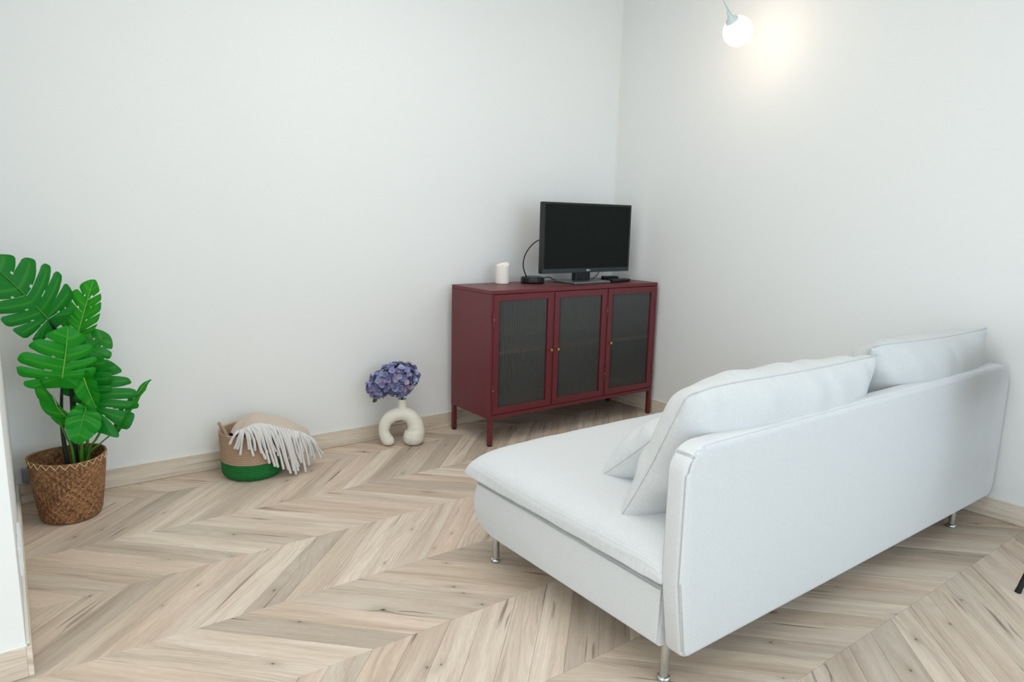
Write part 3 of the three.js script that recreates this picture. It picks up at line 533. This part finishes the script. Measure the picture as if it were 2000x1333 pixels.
// ---------------------------------------------------------------- arched vase and hydrangea
{
  const base = V(1.607, 0, -3.145), ang = 22 * Math.PI / 180, N = V(-Math.sin(ang), 0, Math.cos(ang));
  const P = (px, py) => atPlane(730 + px / 11.11, 760 + py / 11.11, base, N);
  const v = thing('arch_vase', 'cream ceramic arch-shaped vase with two uneven legs', 'vase', [base.x, 0, base.z]);
  const L = (g) => { g.translate(-base.x, 0, -base.z); return g; };
  const path = [P(318, 1130), P(255, 1030), P(222, 900), P(262, 730), P(380, 600), P(560, 535), P(740, 565), P(860, 680), P(908, 830), P(890, 950), P(862, 1052)];
  const g = sweep(path, [0.0315, 0.030, 0.0275, 0.030, 0.034, 0.036, 0.0375, 0.0405, 0.0455, 0.0525, 0.0545], 28, 90);
  const ps = g.attributes.position; let lo = 1e9; for (let i = 0; i < ps.count; i++) lo = Math.min(lo, ps.getY(i));
  for (let i = 0; i < ps.count; i++) { let y = ps.getY(i); if (y < 0.012) y = Math.max(0.0, 0.012 - (0.012 - y) * 0.55); ps.setY(i, y); }
  g.computeVertexNormals(); boxUV(g);
  part('body', L(g), M.ceramic, v);
  const nb = P(620, 430), nt = P(618, 215);
  const nk = new THREE.LatheGeometry([[0.034, -0.012], [0.028, 0], [0.0245, 0.012], [0.0232, 0.026], [0.0236, nt.y - nb.y - 0.004], [0.0228, nt.y - nb.y], [0.0205, nt.y - nb.y - 0.002], [0.0195, 0.01], [0, 0.008]].map(([a, b]) => new THREE.Vector2(a, b)), 36);
  nk.translate(nb.x, nb.y, nb.z); part('neck', L(nk), M.ceramic, v);
  // flowers
  const f = thing('hydrangea', 'blue and violet hydrangea blooms standing in the arch vase', 'flowers', [nt.x, nt.y, nt.z]);
  const F = (q) => { q.translate(-nt.x, -nt.y, -nt.z); return q; };
  const Q = (px, py, dz = 0) => atPlane(700 + px / 12.12, 690 + py / 12.12, base.clone().addScaledVector(N, dz), N);
  const R = rng(99), tints = ['#7c87b4', '#9590b9', '#6975a3', '#aca1c2', '#8c98bd', '#776f9f', '#a5aecb', '#5d6896', '#bba9c0', '#8078a6'].map(hex);
  function bloom(centres, count, name, label) {
    const pos = [], col = [], idx = [], uv = [];
    for (let i = 0; i < count; i++) {
      const [c, ax] = centres[i % centres.length];
      const z = 1 - 2 * (i + 0.5) / count, th = i * 2.39996 + R() * 0.4, rr = Math.sqrt(1 - z * z);
      const d = V(rr * Math.cos(th), z, rr * Math.sin(th)).normalize();
      const p0 = c.clone().add(V(d.x * ax, d.y * ax * 0.92, d.z * ax * 0.85).multiplyScalar(0.80 + R() * 0.22));
      const nrm = d.clone().add(V(R() - 0.5, R() - 0.5, R() - 0.5).multiplyScalar(0.9)).normalize();
      const t = new THREE.Vector3().crossVectors(nrm, V(R(), R(), R())).normalize(), b = new THREE.Vector3().crossVectors(nrm, t), s = 0.0135 + R() * 0.005, base2 = tints[Math.floor(R() * tints.length)];
      for (let k = 0; k < 4; k++) {
        const a = k * Math.PI / 2 + R() * 0.2, dir = t.clone().multiplyScalar(Math.cos(a)).addScaledVector(b, Math.sin(a)), sd = new THREE.Vector3().crossVectors(nrm, dir), tilt = 0.15 + R() * 0.5;
        const cc = base2.clone().lerp(tints[Math.floor(R() * tints.length)], 0.3), st = pos.length / 3;
        const rows = [[0.08, 0.1, 0], [0.5, 0.62, 0.12], [0.85, 0.62, 0.16], [1.08, 0.16, 0.1]];
        for (const [l, w, up] of rows) for (const e of [-1, 0, 1]) { const q = p0.clone().addScaledVector(dir, s * l).addScaledVector(sd, s * w * e).addScaledVector(nrm, s * (up + tilt * l + (e ? 0.12 : 0))); pos.push(q.x, q.y, q.z); uv.push(e, l); col.push(cc.r, cc.g, cc.b); }
        for (let r = 0; r < 3; r++) for (let e = 0; e < 2; e++) { const A = st + r * 3 + e, B = A + 1, C = A + 3, D = A + 4; idx.push(A, B, D, A, D, C); }
      }
    }
    const g2 = new THREE.BufferGeometry(); g2.setAttribute('position', new THREE.Float32BufferAttribute(pos, 3)); g2.setAttribute('uv', new THREE.Float32BufferAttribute(uv, 2)); g2.setAttribute('color', new THREE.Float32BufferAttribute(col, 3)); g2.setIndex(idx); g2.computeVertexNormals();
    const m = part(name, F(g2), M.petal, f, label); m.userData.kind = 'stuff';
  }
  bloom([[Q(960, 600, 0.01), 0.084], [Q(1080, 560, 0.0), 0.075], [Q(830, 590, 0.012), 0.078], [Q(980, 780, 0.02), 0.055]], 330, 'flower_head', 'large round head of blue violet petals');
  bloom([[Q(470, 820, 0.02), 0.052], [Q(560, 700, 0.015), 0.062]], 120, 'side_flower_head', 'smaller drooping head of violet petals');
  part('stem', F(sweep([V(nt.x, nt.y - 0.06, nt.z), Q(1040, 1040), Q(1000, 900), Q(960, 700)], [0.004, 0.0035], 8, 20)), M.stem, f);
  part('stem', F(sweep([V(nt.x - 0.004, nt.y - 0.06, nt.z), Q(1000, 1030), Q(800, 900, 0.005), Q(600, 850, 0.01)], [0.0035, 0.003], 8, 20)), M.stem, f);
  for (const [px, py, a, s, dz] of [[700, 890, 0.4, 0.034, 0.03], [385, 1120, 2.6, 0.032, 0.03], [760, 920, -0.5, 0.026, 0.025]]) {
    const o = Q(px, py, dz), lg = gridGeometry(8, 12, (u, w) => { const x = (u - 0.5) * 2, wd = Math.sin(Math.PI * Math.pow(w, 0.8)) * 0.34; return V(x * wd * s, (w - 0.5) * s, Math.abs(x) * wd * s * 0.4 - (w - 0.5) * (w - 0.5) * s * 0.8); });
    lg.rotateZ(a); lg.rotateY(-0.3); lg.translate(o.x, o.y, o.z); part('leaf', F(lg), M.leafSmall, f, 'small dark green leaf');
  }
}

// ---------------------------------------------------------------- rope basket with a fringed throw
{
  const cx = 0.852, cz = -3.148, H = 0.215;
  const b = thing('rope_basket', 'round rope basket in tan with a green base', 'basket', [cx, 0, cz]);
  const coil = 0.0094;
  const rad = (y) => 0.118 + 0.012 * smooth(0, 0.03, y) + 0.008 * (y / H) - 0.006 * (1 - smooth(0, 0.012, y));
  function shell(y0, y1, top, bottom) {
    const pr = []; const n = Math.round((y1 - y0) / coil), c = (y1 - y0) / n;
    if (bottom) pr.push(new THREE.Vector2(0, y0 + 0.0005));
    for (let i = 0; i < n; i++) for (let k = 0; k < 6; k++) { const y = y0 + c * (i + k / 6); pr.push(new THREE.Vector2(rad(y) + 0.0036 * Math.pow(Math.sin(k / 6 * Math.PI), 0.7), y)); }
    pr.push(new THREE.Vector2(rad(y1), y1));
    if (top) pr.push(new THREE.Vector2(rad(y1) - 0.003, y1 + 0.002));
    for (let i = n; i >= 0; i--) { const y = y0 + c * i; pr.push(new THREE.Vector2(rad(y) - 0.006, Math.max(y, 0.004))); if (i) pr.push(new THREE.Vector2(rad(y) - 0.0082, Math.max(0.004, y - c / 2))); }
    if (bottom) pr.push(new THREE.Vector2(0, 0.006));
    const g = new THREE.LatheGeometry(pr, 64); const p = g.attributes.position, uv = g.attributes.uv;
    for (let i = 0; i < p.count; i++) { const a = Math.atan2(p.getZ(i), p.getX(i)); uv.setXY(i, a * 0.13, p.getY(i)); }
    return g;
  }
  part('green_base', shell(0.0, 0.078, false, true), M.ropeGreen, b, 'green rope base');
  part('tan_body', shell(0.0782, H, true, false), M.rope, b, 'tan coiled rope wall');
  for (const a of [Math.PI * 0.98]) {
    const r = rad(H) - 0.003, pt = (da, y, o = 0) => V(Math.cos(a + da) * (r + o), y, -Math.sin(a + da) * (r + o));
    part('handle', sweep([pt(-0.52, H - 0.004), pt(-0.42, H + 0.018), pt(-0.22, H + 0.034), pt(0, H + 0.038, 0.002), pt(0.22, H + 0.034), pt(0.42, H + 0.018), pt(0.52, H - 0.004)], [0.0062, 0.0062], 10, 36), M.rope, b, 'looped rope handle');
  }
  // throw: curves in the picture turned into points over the basket
  const O = (x, y, z) => atZ(430 + x / 8.333, 790 + y / 8.333, z);
  const t = thing('throw_blanket', 'beige woollen throw with white fringe heaped over the rope basket', 'blanket', [cx, 0, cz]);
  const L = (g) => { g.translate(-cx, 0, -cz); return g; };
  const ridge = [[190, 475, -3.09], [290, 310, -3.13], [430, 205, -3.16], [560, 150, -3.17], [800, 168, -3.17], [1050, 228, -3.165], [1250, 305, -3.15], [1400, 412, -3.13], [1500, 545, -3.105]].map((q) => O(...q));
  const front = [[215, 470, -3.045], [330, 440, -3.02], [440, 395, -3.005], [590, 335, -2.995], [760, 345, -2.99], [960, 395, -2.99], [1160, 435, -3.0], [1340, 478, -3.02], [1490, 560, -3.06]].map((q) => O(...q));
  const cR = new THREE.CatmullRomCurve3(ridge), cF = new THREE.CatmullRomCurve3(front);
  const g = gridGeometry(64, 40, (u, v) => {
    const r = cR.getPoint(u), f = cF.getPoint(u), k = V(r.x + (u - 0.5) * -0.02, Math.max(0.10, r.y - 0.11), Math.max(-3.272, r.z - 0.10));
    const pts = v < 0.35 ? [k, r, v / 0.35] : [r, f, (v - 0.35) / 0.65];
    let p;
    if (v < 0.35) { const s = v / 0.35; p = k.clone().lerp(r, s); p.y = lerp(k.y, r.y, Math.sin(s * Math.PI / 2)); p.z = lerp(k.z, r.z, 1 - Math.cos(s * Math.PI / 2)); }
    else { const s = (v - 0.35) / 0.65; p = r.clone().lerp(f, s); p.y = lerp(f.y, r.y, Math.cos(s * Math.PI / 2) ) ; p.z = lerp(r.z, f.z, Math.sin(s * Math.PI / 2)); }
    p.y += 0.004 * Math.sin(u * 21 + v * 5) * Math.sin(v * Math.PI) + (vnoise(u * 9, v * 6, 81) - 0.5) * 0.008 * Math.sin(v * Math.PI);
    return p;
  });
  { const uv = g.attributes.uv; for (let i = 0; i < uv.count; i++) uv.setXY(i, uv.getX(i) * 0.45, uv.getY(i) * 0.3); }
  part('wool_cloth', L(g), M.blanket, t);
  const ends = [[160, 640], [240, 712], [285, 722], [330, 812], [470, 722], [540, 832], [565, 700], [670, 782], [735, 882], [770, 850], [800, 952], [890, 1002], [940, 1015], [905, 760], [1030, 1045], [1110, 1055], [945, 825], [1145, 1115], [1200, 1070], [1235, 1132], [1270, 1075], [1125, 880], [1320, 940], [1240, 800], [1390, 1088], [1445, 980], [1400, 780], [1455, 850], [1532, 878], [1635, 862]];
  const R = rng(7);
  const basketFront = (p) => { const dx = p.x - cx, r = 0.152; return Math.abs(dx) < r ? cz + Math.sqrt(r * r - dx * dx) : -3.12; };
  const strand = (root, ex, ey, zo) => {
    const e0 = O(ex, ey, root.z), z = Math.max(root.z - 0.005, basketFront(e0) + 0.004) + zo; let e = O(ex, ey, z); if (e.y < 0.006) e.y = 0.006;
    const m1 = root.clone().lerp(e, 0.3).add(V((R() - 0.5) * 0.008, 0.010, 0.012)), m2 = root.clone().lerp(e, 0.68).add(V((R() - 0.5) * 0.010, 0.004, 0.006));
    return sweep([root, m1, m2, e], [0.0068, 0.0060, 0.0052, 0.0060], 8, 16);
  };
  ends.forEach(([x, y], i) => {
    const u = clamp((i + 0.6) / ends.length * 0.9 + 0.09), r1 = cF.getPoint(clamp(u - 0.012)), r2 = cF.getPoint(clamp(u + 0.014));
    for (const r of [r1, r2]) r.z -= 0.004;
    part('tassel', L(strand(r1, x, y, 0.002)), M.tassel, t, 'white knotted fringe strand');
    if (i % 3) part('tassel', L(strand(r2, x + 26 + R() * 20, y - 60 - R() * 110, -0.003)), M.tassel, t, 'white knotted fringe strand');
  });
}

// ---------------------------------------------------------------- woven planter and artificial monstera
const potC = V(0.134, 0, -3.062);
{
  const p = thing('woven_planter', 'brown woven bamboo planter basket in the corner', 'planter', [potC.x, 0, potC.z]);
  const H = 0.247, prof = [[0.0, 0.0006], [0.095, 0.0006], [0.112, 0.004], [0.121, 0.016], [0.128, 0.05], [0.136, 0.10], [0.143, 0.15], [0.1485, 0.20], [0.151, H], [0.1495, H + 0.003], [0.146, H], [0.1435, 0.2], [0.138, 0.15], [0.131, 0.10], [0.123, 0.05], [0.115, 0.02], [0.0, 0.012]];
  const cv = new THREE.SplineCurve(prof.map(([a, b]) => new THREE.Vector2(a * 0.86, b)));
  const g = new THREE.LatheGeometry(cv.getPoints(120), 96), ps = g.attributes.position, uv = g.attributes.uv;
  for (let i = 0; i < ps.count; i++) {
    const a = Math.atan2(ps.getZ(i), ps.getX(i)), y = ps.getY(i), w = 1 + 0.018 * Math.sin(2 * a + 0.6) * (y / H) + 0.008 * Math.sin(3 * a);
    ps.setX(i, ps.getX(i) * w); ps.setZ(i, ps.getZ(i) * w); ps.setY(i, y + 0.004 * Math.sin(a * 2 + 2) * (y / H));
    uv.setXY(i, uv.getX(i) * 1.0 * 1, y / 0.42);
  }
  g.computeVertexNormals(); g.rotateY(Math.PI);
  part('woven_wall', g, M.weave, p);
  const ring = (r, y, k) => { const pts = []; for (let i = 0; i < 48; i++) { const a = i / 48 * Math.PI * 2, w = 1 + 0.018 * Math.sin(2 * -a + 0.6) + 0.008 * Math.sin(3 * -a); pts.push(V(Math.cos(a) * r * w, y + 0.004 * Math.sin(-a * 2 + 2), -Math.sin(a) * r * w)); } return new THREE.TubeGeometry(new THREE.CatmullRomCurve3(pts, true), 120, k, 8, true); };
  part('rim', merge([ring(0.1278, H + 0.001, 0.0042)]), M.weaveRim, p);
  const zz = []; const n = 26;
  for (let i = 0; i < n; i++) for (const s of [0, 1]) {
    const f = (q) => { const a = q / n * Math.PI * 2, w = 1 + 0.018 * Math.sin(-2 * a + 0.6) + 0.008 * Math.sin(-3 * a); return [a, w]; };
    const [a1, w1] = f(i + s * 0.5), [a2, w2] = f(i + 0.5 + s * 0.5), ya = s ? H + 0.004 : H - 0.015, yb = s ? H - 0.015 : H + 0.004, rr = 0.1322;
    zz.push(rod(V(Math.cos(a1) * rr * w1, ya + 0.004 * Math.sin(-a1 * 2 + 2), -Math.sin(a1) * rr * w1), V(Math.cos(a2) * rr * w2, yb + 0.004 * Math.sin(-a2 * 2 + 2), -Math.sin(a2) * rr * w2), 0.0017, 6));
  }
  part('rim_stitching', merge(zz), M.stitch, p, 'pale zigzag stitching');
}
{
  const s = thing('monstera_plant', 'artificial monstera with glossy split green leaves in the woven planter', 'plant', [potC.x, 0.02, potC.z]);
  const L = (g) => { g.translate(-potC.x, -0.02, -potC.z); return g; };
  const sg = new THREE.CylinderGeometry(0.106, 0.094, 0.085, 40); sg.translate(potC.x, 0.064, potC.z);
  part('potting_soil', L(sg), M.soil, s, 'dark soil filling');
  // base and tip in the picture with a depth for each; half widths in metres; roll turns the blade about its midrib
  function leaf(bx, by, bz, tx, ty, tz, wl, wr, o = {}) {
    const { roll = 0, fold = 0.25, droop = 0.06, lobes = 5, slit = 0.55, tone = 0.5, seed = 1, heart = 0.16, holes = true, gap = 1 } = o;
    const B = atZ(bx, by, bz), Tp = atZ(tx, ty, tz), Y = Tp.clone().sub(B), len = Y.length(); Y.normalize();
    const view = EYE.clone().sub(B).normalize(); let X = new THREE.Vector3().crossVectors(Y, view).normalize(); let Z = new THREE.Vector3().crossVectors(X, Y).normalize();
    const c = Math.cos(roll), n = Math.sin(roll), X2 = X.clone().multiplyScalar(c).addScaledVector(Z, n), Z2 = Z.clone().multiplyScalar(c).addScaledVector(X, -n); X = X2; Z = Z2;
    const R = rng(seed * 31 + 5);
    const pos = [], col = [], uv = [], idx = [];
    const dark = new THREE.Color().setRGB(0.003, 0.115, 0.018), mid = new THREE.Color().setRGB(0.006, 0.28, 0.006), light = new THREE.Color().setRGB(0.05, 0.42, 0.012);
    const basic = tone < 0.5 ? dark.clone().lerp(mid, tone * 2) : mid.clone().lerp(light, (tone - 0.5) * 2);
    const vein = basic.clone().lerp(new THREE.Color().setRGB(0.22, 0.5, 0.10), 0.45);
    const toWorld = (x, y, sgn) => { // x across (0..half width), y along in units of len
      const ax = Math.abs(x), ym = clamp(y, -0.3, 1.1), bendZ = -droop * len * (ym - 0.35) * (ym - 0.35) * 2.2 + 0.02 * len;
      const z = ax * Math.sin(fold) - ax * ax * 1.6 + bendZ;
      return B.clone().addScaledVector(Y, y * len).addScaledVector(X, x * Math.cos(fold)).addScaledVector(Z, z);
    };
    for (const sg2 of [-1, 1]) {
      const W = sg2 < 0 ? wl : wr, n = lobes;
      // margin of this half: from the notch at the base round to the tip
      const margin = (t) => { const a = Math.PI * Math.pow(t, 0.80); return [W * Math.pow(Math.max(0, Math.sin(a)), 0.62) * (1 - 0.12 * t), lerp(-heart, 1.0, Math.pow(t, 1.0)) - heart * 0.6 * Math.sin(Math.min(1, t / 0.3) * Math.PI)]; };
      const rib = (t) => [0, Math.pow(clamp((t - 0.16) / 0.84), 1.7) * 0.97];
      const cut = []; for (let k = 0; k <= n; k++) cut.push(clamp(k / n + (k && k < n ? (R() - 0.5) * 0.05 : 0)));
      for (let k = 0; k < n; k++) {
        const nu = 8, nw = 12, st = pos.length / 3, sA = k === 0 ? 1 : slit + (R() - 0.5) * 0.16, sB = k === n - 1 ? 1 : slit + (R() - 0.5) * 0.16, wid = (0.055 + R() * 0.06) * gap;
        for (let j = 0; j <= nw; j++) for (let i = 0; i <= nu; i++) {
          const w = j / nw, f = i / nu, span = cut[k + 1] - cut[k];
          const gA = k === 0 ? 0 : smooth(1 - sA, 1, w) * wid, gB = k === n - 1 ? 0 : smooth(1 - sB, 1, w) * wid;
          let tt = cut[k] + span * (gA + f * (1 - gA - gB));
          const round = (k === 0 && f < 0.5) || (k === n - 1 && f > 0.5) ? 0 : Math.pow(Math.abs(f - 0.5) * 2, 4) * 0.09 * gap * smooth(0.7, 1, w);
          const m = margin(tt), r = rib(lerp(cut[k] + span * f, tt, w)), ww = w * (1 - round);
          const x = lerp(r[0], m[0], ww), y = lerp(r[1], m[1], Math.pow(ww, 1.25));
          const p = toWorld(x * sg2, y, sg2).addScaledVector(Z, -0.006 * Math.pow((f - 0.5) * 2, 2) * w + 0.003 * Math.sin(k * 2 + seed));
          pos.push(p.x, p.y, p.z); uv.push(f, w);
          const cc = basic.clone(); if (i === nu / 2 && w < 0.9) cc.lerp(vein, 0.35); else cc.lerp(dark, 0.10 + 0.12 * hash2(k, i, seed)); col.push(cc.r, cc.g, cc.b);
        }
        for (let j = 0; j < nw; j++) for (let i = 0; i < nu; i++) {
          if (holes && k > 0 && k < n && j > 2 && j < 5 && i === 0 && R() > 0.55) continue;
          const a = st + j * (nu + 1) + i, b = a + 1, c2 = a + nu + 1, d = c2 + 1; sg2 > 0 ? idx.push(a, b, d, a, d, c2) : idx.push(a, d, b, a, c2, d);
        }
      }
    }
    const g = new THREE.BufferGeometry(); g.setAttribute('position', new THREE.Float32BufferAttribute(pos, 3)); g.setAttribute('uv', new THREE.Float32BufferAttribute(uv, 2)); g.setAttribute('color', new THREE.Float32BufferAttribute(col, 3)); g.setIndex(idx); g.computeVertexNormals();
    const m = part('leaf', L(g), M.leaf, s, o.label);
    const mr = []; for (let i = 0; i <= 8; i++) mr.push(toWorld(0, i / 8 * 0.95, 1).addScaledVector(Z, 0.0008));
    part('midrib', L(sweep(mr, [0.0028, 0.0012], 6, 20)), tone > 0.45 ? M.midrib : M.petiole, m);
    return B;
  }
  const soilTop = (x, z) => V(potC.x + x, 0.10, potC.z + z);
  const stalk = (pts, r0, r1, mat = M.petiole) => part('stalk', L(sweep(pts, [r0, r1], 8, 28)), mat, s);
  const A = atZ;
  // upper left, large and dark
  leaf(94, 624, -2.99, -26, 503, -2.93, 0.125, 0.158, { gap: 1.2, roll: -0.35, fold: 0.18, droop: 0.10, lobes: 6, slit: 0.62, tone: 0.22, seed: 2, heart: 0.17 });
  // upper middle, light and narrow
  leaf(153, 655, -3.06, 183, 545, -3.10, 0.088, 0.075, { roll: 0.5, fold: 0.3, lobes: 6, slit: 0.72, tone: 0.66, seed: 3, heart: 0.05, droop: 0.04 });
  // dark one behind on the right
  leaf(158, 694, -3.10, 213, 652, -3.13, 0.10, 0.09, { roll: 0.2, fold: 0.2, lobes: 4, slit: 0.5, tone: 0.36, seed: 4 });
  // middle left, broad and facing the room
  leaf(121, 738, -2.975, 134, 638, -2.96, 0.156, 0.115, { gap: 1.25, roll: -0.25, fold: 0.2, lobes: 5, slit: 0.66, tone: 0.5, seed: 5, heart: 0.22, droop: 0.05 });
  // centre, dark
  leaf(160, 765, -3.05, 190, 690, -3.03, 0.09, 0.10, { roll: 0.1, lobes: 4, slit: 0.5, tone: 0.28, seed: 6, heart: 0.2 });
  // right, large fan
  leaf(184, 802, -3.02, 206, 702, -3.06, 0.085, 0.155, { gap: 1.6, roll: 0.15, fold: 0.12, lobes: 6, slit: 0.78, tone: 0.26, seed: 7, heart: 0.40, droop: 0.04 });
  // front, narrow and bright
  leaf(162, 733, -2.985, 188, 800, -2.955, 0.055, 0.05, { roll: -0.5, fold: 0.45, lobes: 3, slit: 0.35, tone: 0.5, seed: 8, heart: 0.12, holes: false, gap: 0.12 });
  leaf(168, 795, -2.98, 160, 832, -2.95, 0.042, 0.042, { roll: 0.2, fold: 0.3, lobes: 3, slit: 0.3, tone: 0.42, seed: 9, heart: 0.12, holes: false, gap: 0.12 });
  // folded blade hanging to the left
  leaf(143, 828, -2.985, 66, 738, -2.955, 0.055, 0.035, { roll: 0.9, fold: 0.5, lobes: 3, slit: 0.25, tone: 0.55, seed: 10, heart: 0.1, holes: false, gap: 0.12, droop: 0.12 });
  // low in front
  leaf(165, 806, -2.965, 148, 868, -2.93, 0.07, 0.06, { roll: 0.1, fold: 0.3, lobes: 3, slit: 0.3, tone: 0.44, seed: 11, heart: 0.12, holes: false, gap: 0.12 });
  // far right, narrow
  leaf(231, 836, -3.0, 289, 737, -3.04, 0.045, 0.05, { roll: 1.05, fold: 0.25, lobes: 4, slit: 0.2, tone: 0.6, seed: 12, heart: 0.08, droop: 0.08 });
  // stems
  stalk([soilTop(0.012, 0.03), A(129, 890, -3.03), A(121, 830, -3.03), A(120, 790, -3.02), A(122, 735, -2.985)], 0.0085, 0.005, M.trunk);
  stalk([soilTop(0.035, 0.0), A(145, 880, -3.06), A(143, 800, -3.06), A(136, 730, -3.05), A(120, 660, -3.02), A(95, 626, -2.995)], 0.013, 0.005, M.trunk);
  stalk([soilTop(0.03, -0.01), A(147, 850, -3.08), A(146, 760, -3.08), A(152, 658, -3.062)], 0.009, 0.004);
  stalk([soilTop(0.06, 0.0), A(168, 885, -3.06), A(172, 850, -3.05), A(162, 770, -3.05)], 0.007, 0.004);
  stalk([soilTop(0.075, 0.01), A(174, 877, -3.04), A(188, 858, -3.03), A(198, 835, -3.03), A(186, 804, -3.024)], 0.0055, 0.004);
  stalk([soilTop(0.07, 0.02), A(172, 890, -3.03), A(198, 865, -3.01), A(231, 838, -3.002)], 0.004, 0.003);
  stalk([soilTop(0.02, 0.03), A(139, 872, -3.01), A(128, 850, -3.0), A(116, 812, -2.995), A(128, 815, -2.99), A(143, 828, -2.987)], 0.005, 0.0035);
  stalk([soilTop(0.045, 0.02), A(158, 880, -3.02), A(168, 830, -2.995), A(166, 806, -2.97)], 0.005, 0.0035);
  stalk([soilTop(0.05, 0.01), A(160, 880, -3.04), A(160, 800, -3.02), A(162, 735, -2.99)], 0.005, 0.0035);
  stalk([soilTop(0.055, -0.02), A(160, 870, -3.09), A(158, 760, -3.10), A(160, 692, -3.102)], 0.006, 0.0035);
}

// ---------------------------------------------------------------- sockets on the walls
{
  const c = thing('wall_socket', 'grey socket box above the skirting behind the woven planter', 'socket', [0.008, 0.12, RZ0]);
  part('box', box(-0.022, 0.04, -0.026, 0.03, 0.0, 0.028, 0.004), M.socketGrey, c);
  part('cover', box(-0.018, 0.036, -0.022, 0.026, 0.0275, 0.031, 0.002), M.socketGrey, c);
}
for (const [z, y, lab] of [[-2.33, 0.235, 'white wall outlet on the jutting wall near the planter'], [-2.22, 0.235, 'white wall outlet beside the first one near the wall edge']]) {
  const c = thing('wall_outlet', lab, 'outlet', [PX, y, z]);
  part('plate', box(0, 0.009, -0.042, 0.042, -0.042, 0.042, 0.003), M.switchWhite, c);
  part('insert', box(0.008, 0.0115, -0.028, 0.028, -0.028, 0.028, 0.002), M.switchWhite, c);
}

// ---------------------------------------------------------------- chair at the right edge
{
  const F = V(2.62, 0, -0.69), o = V(2.86, 0, -0.45);
  const c = thing('dining_chair', 'dark chair with slim splayed black metal legs behind the sofa', 'chair', [o.x, 0, o.z]);
  const L = (g) => { g.translate(-o.x, 0, -o.z); return g; };
  const P = (sx, sz, y) => V(o.x + sx * lerp(0.24, 0.155, y / 0.44), y, o.z + sz * lerp(0.24, 0.155, y / 0.44));
  for (const [sx, sz] of [[-1, -1], [1, -1], [-1, 1], [1, 1]]) { const l = part('leg', L(rod(P(sx, sz, 0.004), P(sx, sz, 0.445), 0.0088, 16)), M.blackMetal, c); part('foot_cap', L(rod(P(sx, sz, 0.0), P(sx, sz, 0.012), 0.0096, 16)), M.blackRubber, l); }
  part('seat', L(box(o.x - 0.215, o.x + 0.215, 0.44, 0.49, o.z - 0.21, o.z + 0.21, 0.022, 5)), M.chairSeat, c);
  const bk = gridGeometry(20, 14, (u, v) => V((u - 0.5) * 0.44, 0.56 + v * 0.30, -0.2 - v * 0.04 + 0.05 * Math.pow((u - 0.5) * 2, 2)));
  const bk2 = gridGeometry(20, 14, (u, v) => V((0.5 - u) * 0.44, 0.56 + v * 0.30, -0.222 - v * 0.04 + 0.05 * Math.pow((u - 0.5) * 2, 2)));
  part('backrest', merge([bk, bk2]), M.chairSeat, c);
  for (const sx of [-1, 1]) part('back_post', sweep([V(sx * 0.15, 0.47, -0.19), V(sx * 0.15, 0.56, -0.215), V(sx * 0.15, 0.74, -0.238)], [0.009, 0.009], 10, 16), M.blackMetal, c);
}

renderer.render(scene, camera);
